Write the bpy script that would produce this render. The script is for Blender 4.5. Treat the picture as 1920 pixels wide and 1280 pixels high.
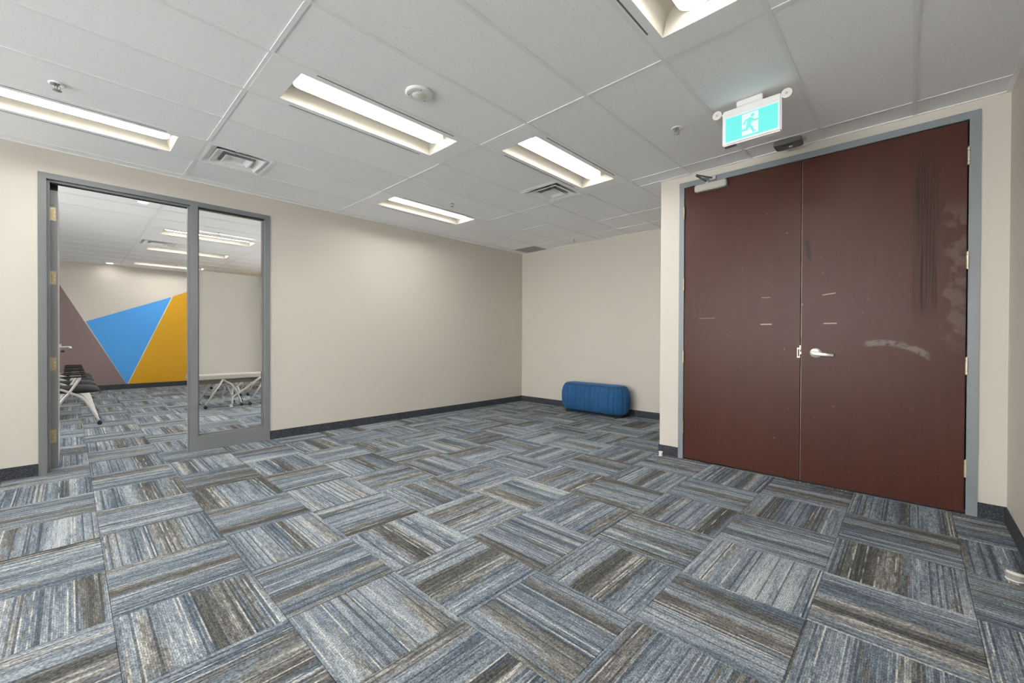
import bpy, bmesh, math, random
from mathutils import Vector, Matrix
random.seed(7)
for o in list(bpy.data.objects): bpy.data.objects.remove(o)
SC = bpy.context.scene
COL = SC.collection
# ------------------------------------------------------------------ camera
CAMZ = 1.138
FPX = 788.4
VF = Vector((0.72493455, 0.68878586, -0.00662819))
VR = Vector((0.68881494, -0.72492555, 0.0041147))
VU = Vector((0.0019708, 0.00754848, 0.99996957))
cam_data = bpy.data.cameras.new('camera')
cam_data.sensor_width = 36.0
cam_data.lens = FPX * 36.0 / 1920.0
cam_data.clip_start = 0.02
cam = bpy.data.objects.new('camera', cam_data)
COL.objects.link(cam)
cam.matrix_world = Matrix(((VR.x, VU.x, -VF.x, 0), (VR.y, VU.y, -VF.y, 0), (VR.z, VU.z, -VF.z, CAMZ), (0, 0, 0, 1)))
SC.camera = cam
# ------------------------------------------------------------------ world / exposure
SKY = 5.7            # even overcast daylight let in by the added windows of both rooms
W = bpy.data.worlds.new('world'); SC.world = W
W.use_nodes = True
W.node_tree.nodes['Background'].inputs[0].default_value = (1.0, 0.985, 0.965, 1)
W.node_tree.nodes['Background'].inputs[1].default_value = SKY
SC.view_settings.view_transform = 'Standard'
SC.view_settings.look = 'None'
SC.view_settings.gamma = 1.0
SC.view_settings.use_curve_mapping = False
SC.view_settings.exposure = 1.32
SC.cycles.use_adaptive_sampling = True
SC.cycles.adaptive_threshold = 0.09
SC.cycles.adaptive_min_samples = 24
SC.cycles.max_bounces = 8
SC.cycles.diffuse_bounces = 5
LENS = 13.5          # radiance of the fluorescent lenses

# ------------------------------------------------------------------ room numbers
H = 2.690
XMIN, YN, YA, XB, XD, YD = -4.5, -0.440, 5.196, 5.734, 4.044, 1.810
YA2 = 5.32           # other face of the left wall
YF, XO0, XO1 = 12.5, -2.5, 6.2   # other room
GX, GY = 0.761, 0.503            # ceiling grid phase
PX, PY = 1.524, 0.508

# ------------------------------------------------------------------ node helper
class NT:
    def __init__(s, name):
        s.mat = bpy.data.materials.new(name); s.mat.use_nodes = True
        s.t = s.mat.node_tree
        s.b = s.t.nodes['Principled BSDF']; s.out = s.t.nodes['Material Output']
    def n(s, typ, **kw):
        nd = s.t.nodes.new(typ)
        for k, v in kw.items(): setattr(nd, k, v)
        return nd
    def put(s, sock, v):
        if isinstance(v, bpy.types.NodeSocket): s.t.links.new(v, sock)
        elif v is not None:
            if isinstance(v, (tuple, list)) and len(v) == 3 and sock.type == 'RGBA': v = (*v, 1)
            sock.default_value = v
    def m(s, op, a, b=None, c=None, clamp=False):
        nd = s.n('ShaderNodeMath', operation=op, use_clamp=clamp)
        for i, v in enumerate((a, b, c)):
            if v is not None: s.put(nd.inputs[i], v)
        return nd.outputs[0]
    def sm(s, v, lo, hi, a=0.0, b=1.0):
        nd = s.n('ShaderNodeMapRange', interpolation_type='SMOOTHSTEP')
        for i, x in enumerate((v, lo, hi, a, b)): s.put(nd.inputs[i], x)
        return nd.outputs[0]
    def box(s, v, lo, hi, soft):
        return s.m('MULTIPLY', s.sm(v, lo - soft, lo + soft), s.sm(v, hi - soft, hi + soft, 1.0, 0.0))
    def comb(s, x, y, z):
        nd = s.n('ShaderNodeCombineXYZ')
        for i, v in enumerate((x, y, z)): s.put(nd.inputs[i], v)
        return nd.outputs[0]
    def noise(s, vec, scale=1.0, detail=2.0, rough=0.5):
        nd = s.n('ShaderNodeTexNoise')
        if vec is not None: s.put(nd.inputs['Vector'], vec)
        nd.inputs['Scale'].default_value = scale; nd.inputs['Detail'].default_value = detail
        nd.inputs['Roughness'].default_value = rough
        return nd.outputs[0]
    def ramp(s, f, stops):
        nd = s.n('ShaderNodeValToRGB'); el = nd.color_ramp.elements
        while len(el) < len(stops): el.new(0.5)
        for e, (p, c) in zip(el, stops): e.position = p; e.color = (*c, 1)
        s.put(nd.inputs[0], f)
        return nd.outputs[0]
    def mix(s, f, a, b, mode='MIX'):
        nd = s.n('ShaderNodeMix', data_type='RGBA', blend_type=mode)
        s.put(nd.inputs[0], f); s.put(nd.inputs[6], a); s.put(nd.inputs[7], b)
        return nd.outputs[2]
    def obj(s):
        nd = s.n('ShaderNodeTexCoord'); sp = s.n('ShaderNodeSeparateXYZ')
        s.t.links.new(nd.outputs['Object'], sp.inputs[0])
        return nd.outputs['Object'], sp.outputs[0], sp.outputs[1], sp.outputs[2]
    def bump(s, h, strength=0.2, dist=0.01):
        nd = s.n('ShaderNodeBump'); nd.inputs['Strength'].default_value = strength
        nd.inputs['Distance'].default_value = dist
        s.put(nd.inputs['Height'], h); s.t.links.new(nd.outputs[0], s.b.inputs['Normal'])
    def fin(s, col=None, rough=None, metal=None, spec=None):
        if col is not None: s.put(s.b.inputs['Base Color'], col)
        if rough is not None: s.put(s.b.inputs['Roughness'], rough)
        if metal is not None: s.b.inputs['Metallic'].default_value = metal
        if spec is not None: s.b.inputs['Specular IOR Level'].default_value = spec
        return s.mat

def plain(name, col, rough=0.5, metal=0.0, var=0.06, scale=30.0, spec=0.5):
    t = NT(name); o, *_ = t.obj()
    f = t.noise(o, scale, 3.0)
    a = tuple(c * (1 - var) for c in col); b = tuple(min(1, c * (1 + var)) for c in col)
    return t.fin(t.mix(f, a, b), rough, metal, spec)

def emis(name, col, strength, base=(0.8, 0.8, 0.8)):
    t = NT(name); o, *_ = t.obj()
    t.fin(base, 0.5)
    t.put(t.b.inputs['Emission Color'], t.mix(t.noise(o, 8.0), col, tuple(c * 0.97 for c in col)))
    t.b.inputs['Emission Strength'].default_value = strength
    return t.mat

M = {}
# painted wall
def wallmat(name, col):
    t = NT(name); o, *_ = t.obj()
    c = t.mix(t.noise(o, 1.3, 3.0), tuple(x * 0.975 for x in col), tuple(x * 1.02 for x in col))
    return t.fin(c, 0.55, 0, 0.35)
M['wall'] = wallmat('beige_paint', (0.590, 0.553, 0.494))
M['mauve'] = wallmat('mauve_paint', (0.235, 0.175, 0.165))
M['blue'] = wallmat('blue_paint', (0.075, 0.345, 0.80))
M['yellow'] = wallmat('ochre_paint', (0.62, 0.33, 0.012))
M['tape'] = wallmat('cream_line', (0.7, 0.65, 0.5))
# acoustic ceiling tile
t = NT('ceiling_tile'); o, *_ = t.obj()
oi = t.n('ShaderNodeObjectInfo')
sp = t.sm(t.noise(o, 95.0, 2.0, 0.6), 0.335, 0.30)
sp2 = t.sm(t.noise(o, 240.0, 1.0), 0.30, 0.25)
c = t.mix(oi.outputs['Random'], (0.885, 0.888, 0.892), (0.91, 0.912, 0.914))
c = t.mix(t.m('MULTIPLY', sp, 0.55), c, (0.38, 0.37, 0.35))
c = t.mix(t.m('MULTIPLY', sp2, 0.25), c, (0.45, 0.44, 0.42))
M['tile'] = t.fin(c, 0.85, 0, 0.2)
M['tee'] = plain('white_tee_metal', (0.83, 0.835, 0.84), 0.45, 0, 0.02)
M['white_metal'] = plain('white_enamel', (0.89, 0.892, 0.895), 0.4, 0, 0.02)
M['cream'] = plain('cream_reflector', (0.40, 0.375, 0.318), 0.5, 0, 0.02, 6.0)
M['slot'] = plain('dark_slot', (0.16, 0.16, 0.16), 0.6)
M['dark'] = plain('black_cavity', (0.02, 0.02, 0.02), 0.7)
M['lens'] = emis('lit_lens', (1.0, 0.975, 0.935), LENS)
M['lens_side'] = emis('lit_lens_side', (1.0, 0.95, 0.86), 0.45, (0.75, 0.72, 0.66))
M['downlens'] = emis('downlight_lens', (1.0, 0.97, 0.93), 30.0)
M['slab'] = plain('ceiling_void', (0.3, 0.3, 0.3), 0.9)
# carpet tile
def carpet():
    t = NT('carpet_tile')
    uv = t.n('ShaderNodeUVMap'); sp = t.n('ShaderNodeSeparateXYZ'); t.t.links.new(uv.outputs[0], sp.inputs[0])
    U, V = sp.outputs[0], sp.outputs[1]
    oi = t.n('ShaderNodeObjectInfo'); R = oi.outputs['Random']
    r1 = t.m('MULTIPLY', R, 91.0); r2 = t.m('MULTIPLY', R, 53.0); r3 = t.m('MULTIPLY', R, 23.7)
    P = 0.0068
    q = t.m('DIVIDE', t.m('ADD', U, 5.0), P)
    rib = t.m('FLOOR', q); fr = t.m('FRACT', q)
    Uq = t.m('MULTIPLY', rib, P)
    # broad bands, stepped rib by rib
    a = t.noise(t.comb(t.m('ADD', t.m('MULTIPLY', Uq, 12.0), r1), t.m('MULTIPLY', V, 0.8), r2), 1.0, 0.5)
    b = t.noise(t.comb(t.m('ADD', t.m('MULTIPLY', Uq, 85.0), r2), t.m('MULTIPLY', V, 3.2), r1), 1.0, 1.0)
    br = t.noise(t.comb(t.m('ADD', t.m('MULTIPLY', Uq, 7.0), r2), t.m('MULTIPLY', V, 0.45), t.m('ADD', r3, 7.0)), 1.0, 0.0)
    val = t.m('ADD', 0.53, t.m('ADD', t.m('MULTIPLY', t.m('SUBTRACT', a, 0.5), 1.2), t.m('MULTIPLY', t.m('SUBTRACT', b, 0.5), 0.95)))
    # ribs
    wn = t.n('ShaderNodeTexWhiteNoise', noise_dimensions='2D'); t.put(wn.inputs[0], t.comb(rib, r1, 0.0)); wr = wn.outputs[0]
    dash = t.noise(t.comb(t.m('MULTIPLY', rib, 3.7), t.m('MULTIPLY', V, 22.0), r3), 1.0, 0.0)
    fine = t.noise(t.comb(t.m('MULTIPLY', U, 190.0), t.m('MULTIPLY', V, 125.0), r3), 1.0, 0.0)
    val = t.m('ADD', val, t.m('MULTIPLY', t.m('SUBTRACT', dash, 0.5), 0.62))
    val = t.m('ADD', val, t.m('MULTIPLY', t.m('SUBTRACT', wr, 0.5), 0.16))
    blue = t.ramp(val, [(0.06, (0.080, 0.102, 0.130)), (0.34, (0.134, 0.162, 0.194)), (0.58, (0.212, 0.245, 0.275)), (0.98, (0.36, 0.39, 0.41))])
    brown = t.ramp(val, [(0.08, (0.060, 0.057, 0.050)), (0.48, (0.104, 0.099, 0.088)), (0.74, (0.185, 0.178, 0.160)), (1.0, (0.37, 0.365, 0.34))])
    bm = t.sm(t.m('ADD', br, t.m('MULTIPLY', t.m('SUBTRACT', b, 0.5), 0.42)), 0.55, 0.62)
    val_d = t.mix(t.m('MULTIPLY', bm, 0.9), blue, brown)
    # pin stripes
    pin = t.m('MULTIPLY', t.m('LESS_THAN', wr, 0.17), t.sm(dash, 0.22, 0.42))
    col = t.mix(t.m('MULTIPLY', pin, 0.62), val_d, (0.040, 0.052, 0.066))
    crm = t.m('MULTIPLY', t.m('GREATER_THAN', wr, 0.925), t.sm(t.noise(t.comb(rib, t.m('MULTIPLY', V, 7.0), r2), 1.0, 0.0), 0.40, 0.55))
    col = t.mix(t.m('MULTIPLY', crm, 0.65), col, (0.52, 0.51, 0.47))
    gap = t.m('MULTIPLY', t.sm(t.m('ABSOLUTE', t.m('SUBTRACT', fr, 0.5)), 0.28, 0.46), 0.50)
    col = t.mix(gap, col, t.mix(1.0, col, (0.36, 0.36, 0.36), 'MULTIPLY'))
    col = t.mix(1.0, col, t.ramp(fine, [(0.28, (0.70, 0.70, 0.70)), (0.72, (1.56, 1.56, 1.56))]), 'MULTIPLY')
    return t.fin(col, 0.95, 0, 0.1)
M['carpet'] = carpet()
t = NT('base_carpet'); o, *_ = t.obj()
f = t.noise(o, 190.0, 3.0, 0.7)
M['base'] = t.fin(t.ramp(f, [(0.30, (0.012, 0.014, 0.018)), (0.55, (0.055, 0.060, 0.072)), (0.75, (0.24, 0.25, 0.27))]), 0.9, 0, 0.15)
t.bump(f, 0.4, 0.003)
M['slabfloor'] = plain('dark_backing', (0.03, 0.035, 0.04), 0.9)
M['frame'] = plain('grey_frame_paint', (0.19, 0.20, 0.208), 0.38, 0, 0.02, 4.0)
M['frame2'] = plain('blue_grey_frame_paint', (0.225, 0.25, 0.268), 0.36, 0, 0.03, 4.0)
M['leafgrey'] = plain('grey_door_paint', (0.23, 0.235, 0.24), 0.4, 0, 0.04, 5.0)
M['brass'] = plain('dull_brass', (0.52, 0.42, 0.26), 0.42, 0.75, 0.1, 60)
M['nickel'] = plain('satin_nickel', (0.70, 0.68, 0.63), 0.36, 0.8, 0.05, 60)
M['champ'] = plain('champagne_metal', (0.60, 0.54, 0.44), 0.42, 0.55, 0.06, 60)
M['steel'] = plain('brushed_steel', (0.62, 0.63, 0.64), 0.3, 0.9, 0.04, 60)
M['alu'] = plain('silver_enamel', (0.46, 0.45, 0.42), 0.45, 0.2, 0.04, 20)
M['sprk'] = plain('chrome_sprinkler', (0.45, 0.45, 0.46), 0.3, 0.85, 0.05)
M['arm_m'] = plain('dark_bronze', (0.20, 0.19, 0.17), 0.4, 0.6, 0.05)
M['plastic'] = plain('white_plastic', (0.80, 0.80, 0.80), 0.4, 0, 0.02)
M['ivory'] = plain('ivory_plastic', (0.74, 0.72, 0.66), 0.45, 0, 0.03)
M['greyplastic'] = plain('grey_plastic', (0.15, 0.15, 0.155), 0.5, 0, 0.04)
M['blackplastic'] = plain('black_plastic', (0.012, 0.012, 0.013), 0.45)
M['blackfab'] = plain('black_upholstery', (0.016, 0.016, 0.017), 0.65, 0, 0.3, 300)
M['tube'] = plain('pale_grey_tube', (0.52, 0.51, 0.48), 0.38, 0.15, 0.03)
M['laminate'] = plain('pale_laminate', (0.44, 0.42, 0.38), 0.5, 0, 0.05)
M['under'] = plain('underside_board', (0.13, 0.12, 0.10), 0.7)
M['stone'] = plain('grey_rubber', (0.3, 0.29, 0.28), 0.7)
M['grille'] = plain('perforated_grey', (0.36, 0.36, 0.365), 0.7, 0, 0.05, 200)
# exit sign
M['green'] = emis('lit_teal', (0.14, 0.83, 0.76), 0.40, (0.03, 0.10, 0.10))
M['signwhite'] = emis('lit_white', (0.78, 0.93, 1.0), 0.30, (0.25, 0.25, 0.25))
# velvet
t = NT('blue_velvet'); o, *_ = t.obj()
f = t.noise(o, 7.0, 3.0)
lw = t.n('ShaderNodeLayerWeight'); lw.inputs[0].default_value = 0.35
c = t.mix(f, (0.014, 0.074, 0.195), (0.024, 0.115, 0.28))
M['velvet'] = t.fin(c, 0.7, 0, 0.25)
t.b.inputs['Sheen Weight'].default_value = 0.35; t.b.inputs['Sheen Roughness'].default_value = 0.35
t.put(t.b.inputs['Sheen Tint'], (0.25, 0.5, 0.85))
t.bump(t.noise(o, 400.0, 2.0), 0.15, 0.002)
M['piping'] = plain('velvet_piping', (0.007, 0.026, 0.062), 0.6)
# glass (transparent pane with fresnel sheen)
t = NT('clear_glass'); o, *_ = t.obj()
tr = t.n('ShaderNodeBsdfTransparent'); gl = t.n('ShaderNodeBsdfGlossy'); fr = t.n('ShaderNodeFresnel'); mx = t.n('ShaderNodeMixShader')
t.put(tr.inputs[0], t.mix(t.noise(o, 3.0), (0.972, 0.976, 0.972), (0.978, 0.98, 0.976))); gl.inputs['Roughness'].default_value = 0.0; fr.inputs[0].default_value = 1.45
t.t.links.new(fr.outputs[0], mx.inputs[0]); t.t.links.new(tr.outputs[0], mx.inputs[1]); t.t.links.new(gl.outputs[0], mx.inputs[2]); t.t.links.new(mx.outputs[0], t.out.inputs[0])
M['glass'] = t.mat
t = NT('frosted_film'); o, *_ = t.obj()
tl = t.n('ShaderNodeBsdfTranslucent'); df = t.n('ShaderNodeBsdfDiffuse'); mx = t.n('ShaderNodeMixShader')
cc = t.mix(t.noise(o, 2.0), (0.955, 0.93, 0.895), (0.97, 0.945, 0.91))
t.put(tl.inputs[0], cc); t.put(df.inputs[0], cc); mx.inputs[0].default_value = 0.5
t.t.links.new(tl.outputs[0], mx.inputs[1]); t.t.links.new(df.outputs[0], mx.inputs[2]); t.t.links.new(mx.outputs[0], t.out.inputs[0])
M['film'] = t.mat

# mahogany door with its own scars (object space = room space, y across, z up)
def woodmat():
    t = NT('mahogany_veneer'); o, x, y, z = t.obj()
    g = t.noise(t.comb(t.m('MULTIPLY', y, 60.0), 0.0, t.m('MULTIPLY', z, 1.6)), 1.0, 4.0, 0.6)
    g2 = t.noise(t.comb(t.m('MULTIPLY', y, 7.0), 3.0, t.m('MULTIPLY', z, 0.5)), 1.0, 2.0)
    c = t.mix(g, (0.048, 0.0165, 0.0112), (0.078, 0.0265, 0.0180))
    c = t.mix(t.m('MULTIPLY', g2, 0.55), c, (0.086, 0.0245, 0.016))
    rough = t.m('ADD', 0.36, t.m('MULTIPLY', t.m('SUBTRACT', g, 0.5), 0.10))
    # dark worn column right of centre on the right leaf
    st = t.noise(t.comb(t.m('MULTIPLY', y, 120.0), 0.0, t.m('MULTIPLY', z, 1.1)), 1.0, 2.0)
    col = t.m('MULTIPLY', t.box(y, -0.122, -0.006, 0.018), t.box(z, 1.36, 2.36, 0.20))
    dk = t.m('MULTIPLY', col, t.m('ADD', 0.35, t.sm(st, 0.50, 0.56)), clamp=True)
    c = t.mix(t.m('MULTIPLY', dk, 0.75), c, (0.026, 0.017, 0.012))
    rough = t.m('ADD', rough, t.m('MULTIPLY', dk, 0.18))
    # pale watery stain by the hinge side
    ns = t.noise(o, 7.5, 3.0)
    ws = t.m('MULTIPLY', t.m('MULTIPLY', t.sm(t.m('ADD', y, t.m('MULTIPLY', t.m('SUBTRACT', ns, 0.5), 0.22)), -0.17, -0.20), t.box(z, 1.12, 2.03, 0.10)), t.sm(t.noise(o, 12.0, 3.0), 0.40, 0.58))
    c = t.mix(t.m('MULTIPLY', ws, 0.55), c, (0.125, 0.095, 0.075))
    # curved scuff
    dy = t.m('SUBTRACT', y, 0.155); dz = t.m('SUBTRACT', z, 0.755)
    rr = t.m('SQRT', t.m('ADD', t.m('POWER', dy, 2.0), t.m('POWER', dz, 2.0)))
    arc = t.m('MULTIPLY', t.m('MULTIPLY', t.sm(t.m('ABSOLUTE', t.m('SUBTRACT', rr, 0.365)), 0.030, 0.010), t.box(y, -0.085, 0.245, 0.02)), t.sm(z, 0.97, 1.0))
    arc = t.m('MULTIPLY', arc, t.sm(t.noise(o, 22.0, 3.0), 0.32, 0.55))
    c = t.mix(t.m('MULTIPLY', arc, 0.60), c, (0.22, 0.19, 0.165))
    # dark smear by the meeting edge
    sm_ = t.m('MULTIPLY', t.box(t.m('ADD', y, t.m('MULTIPLY', z, -0.105)), 0.392, 0.420, 0.008), t.box(z, 1.77, 1.93, 0.03))
    c = t.mix(t.m('MULTIPLY', sm_, 0.8), c, (0.020, 0.014, 0.016))
    # pale dashes of old tape / scratches: y0,y1,z0,z1,slope
    k = None
    for y0, y1, z0, th, sl, a in [(0.848, 0.931, 1.268, 0.0045, 0, 0.9), (0.416, 0.498, 1.2665, 0.0045, 0, 0.9), (0.424, 0.506, 1.4935, 0.0035, -0.13, 0.75),
                                  (0.862, 0.925, 1.4935, 0.003, 0, 0.45), (1.30, 1.436, 1.333, 0.0022, 0, 0.4), (0.86, 0.90, 1.62, 0.002, 0.3, 0.12), (0.632, 0.640, 1.42, 0.012, 0, 0.3)]:
        zz = t.m('ADD', z, t.m('MULTIPLY', t.m('SUBTRACT', y, (y0 + y1) / 2), -sl))
        b = t.m('MULTIPLY', t.m('MULTIPLY', t.box(y, y0, y1, 0.003), t.box(zz, z0 - th, z0 + th, 0.0015)), a)
        k = b if k is None else t.m('MAXIMUM', k, b)
    c = t.mix(k, c, (0.46, 0.36, 0.31))
    # small chips
    ch = t.m('MULTIPLY', t.sm(t.noise(o, 55.0, 1.0), 0.80, 0.82), 0.5)
    c = t.mix(ch, c, (0.35, 0.27, 0.22))
    t.bump(g, 0.05, 0.002)
    return t.fin(c, rough, 0, 0.24)
M['wood'] = woodmat()

# ------------------------------------------------------------------ mesh helpers
def box(bm, x0, x1, y0, y1, z0, z1):
    vs = [bm.verts.new(p) for p in ((x0, y0, z0), (x1, y0, z0), (x1, y1, z0), (x0, y1, z0), (x0, y0, z1), (x1, y0, z1), (x1, y1, z1), (x0, y1, z1))]
    for f in ((0, 3, 2, 1), (4, 5, 6, 7), (0, 1, 5, 4), (1, 2, 6, 5), (2, 3, 7, 6), (3, 0, 4, 7)): bm.faces.new([vs[i] for i in f])
    return vs
def tube(bm, pts, r, seg=10, cap=True):
    pts = [Vector(p) for p in pts]; rings = []; up = Vector((0.13, 0.31, 0.94))
    for i, p in enumerate(pts):
        d = (pts[min(i + 1, len(pts) - 1)] - pts[max(i - 1, 0)]).normalized()
        a = d.cross(up)
        if a.length < 1e-3: a = d.cross(Vector((1, 0, 0)))
        a.normalize(); b = d.cross(a); rad = r[i] if isinstance(r, (list, tuple)) else r
        rings.append([bm.verts.new(p + (a * math.cos(k * 2 * math.pi / seg) + b * math.sin(k * 2 * math.pi / seg)) * rad) for k in range(seg)])
    for A, B in zip(rings, rings[1:]):
        for k in range(seg): bm.faces.new((A[k], A[(k + 1) % seg], B[(k + 1) % seg], B[k]))
    if cap: bm.faces.new(rings[0][::-1]); bm.faces.new(rings[-1])
def cyl(bm, c, axis, r, h, seg=24, r2=None):
    a = Vector(axis).normalized(); c = Vector(c)
    tube(bm, [c, c + a * h], [r, r if r2 is None else r2], seg)
def lathe(bm, c, prof, seg=32):
    rings = []
    for r, z in prof:
        if r < 1e-6: rings.append([bm.verts.new((c[0], c[1], c[2] + z))])
        else: rings.append([bm.verts.new((c[0] + r * math.cos(k * 2 * math.pi / seg), c[1] + r * math.sin(k * 2 * math.pi / seg), c[2] + z)) for k in range(seg)])
    for A, B in zip(rings, rings[1:]):
        for k in range(seg):
            l = (k + 1) % seg
            if len(A) == 1 and len(B) == 1: continue
            if len(A) == 1: bm.faces.new((A[0], B[l], B[k]))
            elif len(B) == 1: bm.faces.new((A[k], A[l], B[0]))
            else: bm.faces.new((A[k], A[l], B[l], B[k]))
def poly(bm, pts, thick, nrm):
    n = Vector(nrm) * thick
    a = [bm.verts.new(Vector(p)) for p in pts]; b = [bm.verts.new(Vector(p) + n) for p in pts]
    bm.faces.new(a); bm.faces.new(b[::-1])
    for i in range(len(a)): bm.faces.new((a[i], b[i], b[(i + 1) % len(a)], a[(i + 1) % len(a)]))
def spline(pts, n=6):
    P = [Vector(p) for p in pts]; out = []
    for i in range(len(P) - 1):
        p0, p1, p2, p3 = P[max(i - 1, 0)], P[i], P[i + 1], P[min(i + 2, len(P) - 1)]
        for k in range(n):
            s = k / n
            out.append(0.5 * ((2 * p1) + (p2 - p0) * s + (2 * p0 - 5 * p1 + 4 * p2 - p3) * s * s + (3 * p1 - p0 - 3 * p2 + p3) * s ** 3))
    return out + [P[-1]]
def obj(name, bm, mat, parent=None, smooth=False, bevel=0.0, loc=None, recalc=True):
    if recalc: bmesh.ops.recalc_face_normals(bm, faces=bm.faces)
    if bevel: bmesh.ops.bevel(bm, geom=[e for e in bm.edges], offset=bevel, segments=2, affect='EDGES', clamp_overlap=True)
    me = bpy.data.meshes.new(name); bm.to_mesh(me); bm.free()
    me.materials.append(M[mat])
    if smooth:
        for p in me.polygons: p.use_smooth = True
    o = bpy.data.objects.new(name, me); COL.objects.link(o)
    if loc is not None: o.location = loc
    if parent is not None: o.parent = parent
    if smooth == 'auto':
        md = o.modifiers.new('edges', 'EDGE_SPLIT'); md.split_angle = math.radians(35)
    return o
def B(name, mat, *boxes, parent=None, bevel=0.0, loc=None):
    bm = bmesh.new()
    for b in boxes: box(bm, *b)
    return obj(name, bm, mat, parent, bevel=bevel, loc=loc)
def tag(o, label=None, cat=None, group=None, kind=None):
    if label: o['label'] = label
    if cat: o['category'] = cat
    if group: o['group'] = group
    if kind: o['kind'] = kind
    return o
def thing(name, label, cat, loc=(0, 0, 0), group=None):
    o = bpy.data.objects.new(name, None); COL.objects.link(o); o.location = loc; o.empty_display_size = 0.1
    return tag(o, label, cat, group)
def copy_tree(o, parent=None):
    c = o.copy(); COL.objects.link(c); c.parent = parent
    for ch in list(o.children): copy_tree(ch, c)
    return c
def struct(o, label): return tag(o, label, kind='structure')

# ------------------------------------------------------------------ walls
def wall(name, label, *boxes): return struct(B(name, 'wall', *boxes), label)
FX0, FX1, FZ = -0.178, 1.541, 2.494          # left frame outer
wall('wall_left', 'beige painted wall with the grey framed doorway', (XMIN - 0.15, FX0, YA, YA2, 0, H + 0.25), (FX0, FX1, YA, YA2, FZ, H + 0.25), (FX1, XB + 0.5, YA, YA2, 0, H + 0.25))
wall('wall_back', 'beige end wall behind the blue ottoman', (XB, XB + 0.15, YD - 0.12, YA, 0, H + 0.25))
DY0, DY1, DZ = -0.316, 1.624, 2.628          # double door frame outer
XDB = XD + 0.16
wall('wall_right', 'beige wall holding the dark double doors', (XD, XDB, YN, DY0, 0, H + 0.25), (XD, XDB, DY0, DY1, DZ, H + 0.25), (XD, XDB, DY1, YD, 0, H + 0.25))
wall('wall_recess', 'short return wall of the recess beside the double doors', (XDB, XB, YD - 0.12, YD, 0, H + 0.25))
wall('wall_near', 'beige wall at the right edge beside the double doors', (XMIN - 0.15, XDB, YN - 0.15, YN, 0, H + 0.25))
RZ = 0.65
wall('wall_rear', 'beige wall around the added windows behind the camera', (XMIN - 0.15, XMIN, YN, YN + 0.15, 0, H + 0.25), (XMIN - 0.15, XMIN, YA - 0.15, YA, 0, H + 0.25), (XMIN - 0.15, XMIN, YN + 0.15, YA - 0.15, 0, RZ), (XMIN - 0.15, XMIN, YN + 0.15, YA - 0.15, 2.62, H + 0.25))
wy = [YN + 0.15 + (YA - YN - 0.30) * q / 4 for q in range(5)]
w4 = struct(B('added_window_2', 'glass', *[(XMIN - 0.08, XMIN - 0.0799, wy[q] + 0.03, wy[q + 1] - 0.03, RZ + 0.03, 2.59) for q in range(4)]), 'added high window row for daylight in the wall behind the camera')  # unseen windows added so daylight lifts the room's brightness
for q in range(5): B('added_window_mullion', 'frame', (XMIN - 0.12, XMIN - 0.03, max(wy[q] - 0.03, wy[0]), min(wy[q] + 0.03, wy[4]), RZ, 2.62), parent=w4)
wf = wall('wall_far', 'cream end wall of the next room with a painted geometric mural', (XO0 - 0.15, XO1 + 0.15, YF, YF + 0.15, 0, H + 0.25))
def added_side_windows(wname, wlabel, name, label, x0, x1, a, b):  # unseen windows added to brighten the next room with daylight
    wall(wname, wlabel, (x0, x1, YA2, a, 0, H + 0.25), (x0, x1, b, YF, 0, H + 0.25), (x0, x1, a, b, 0, 0.30), (x0, x1, a, b, 2.60, H + 0.25))
    ys = [a + (b - a) * q / 5 for q in range(6)]; xm = (x0 + x1) / 2
    w = struct(B(name, 'glass', *[(xm - 0.003, xm + 0.003, ys[q] + 0.03, ys[q + 1] - 0.03, 0.33, 2.57) for q in range(5)]), label)
    for q in range(6): B('added_window_mullion', 'frame', (xm - 0.04, xm + 0.04, max(ys[q] - 0.03, a), min(ys[q] + 0.03, b), 0.30, 2.60), parent=w)
added_side_windows('wall_next_left', 'side wall of the next room hidden by the open door', 'added_window_4', 'added daylight window row of the next room behind the open door', XO0 - 0.15, XO0, YA2 + 0.6, 7.5)
added_side_windows('wall_next_right', 'side wall of the next room beyond the sidelight', 'added_window_3', 'added daylight window row of the next room beyond the sidelight', XO1, XO1 + 0.15, YA2 + 0.6, YF - 3.0)
# mural, painted fields a coat proud of the far wall
def mural(name, mat, pts, lab, off=0.002):
    bm = bmesh.new(); poly(bm, [(x, YF - off, z) for x, z in pts], off, (0, 1, 0)); o = obj(name, bm, mat, wf); o['label'] = lab
k = -(2.167 - 0.093) / (0.876 + 0.111)
xt = 0.876 + (H - 0.093) / k
mural('mural_field', 'mauve', [(XO0, 0.0), (0.876 - 0.012, 0.0), (0.876 - 0.012, 0.10), (xt - 0.012, H), (XO0, H)], 'mauve painted field of the mural')
mural('mural_field', 'blue', [(0.876, 0.085), (1.645, 2.078), (0.236, 1.462)], 'bright blue painted triangle of the mural', 0.0025)
mural('mural_field', 'yellow', [(0.876, 0.0), (4.4, 0.0), (4.4, H), (2.86, H), (1.665, 2.088), (0.888, 0.095)], 'ochre yellow painted field of the mural')
mural('mural_line', 'tape', [(0.868, 0.085), (0.880, 0.085), (1.662, 2.088), (1.645, 2.082)], 'thin cream line between blue and yellow', 0.003)
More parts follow.
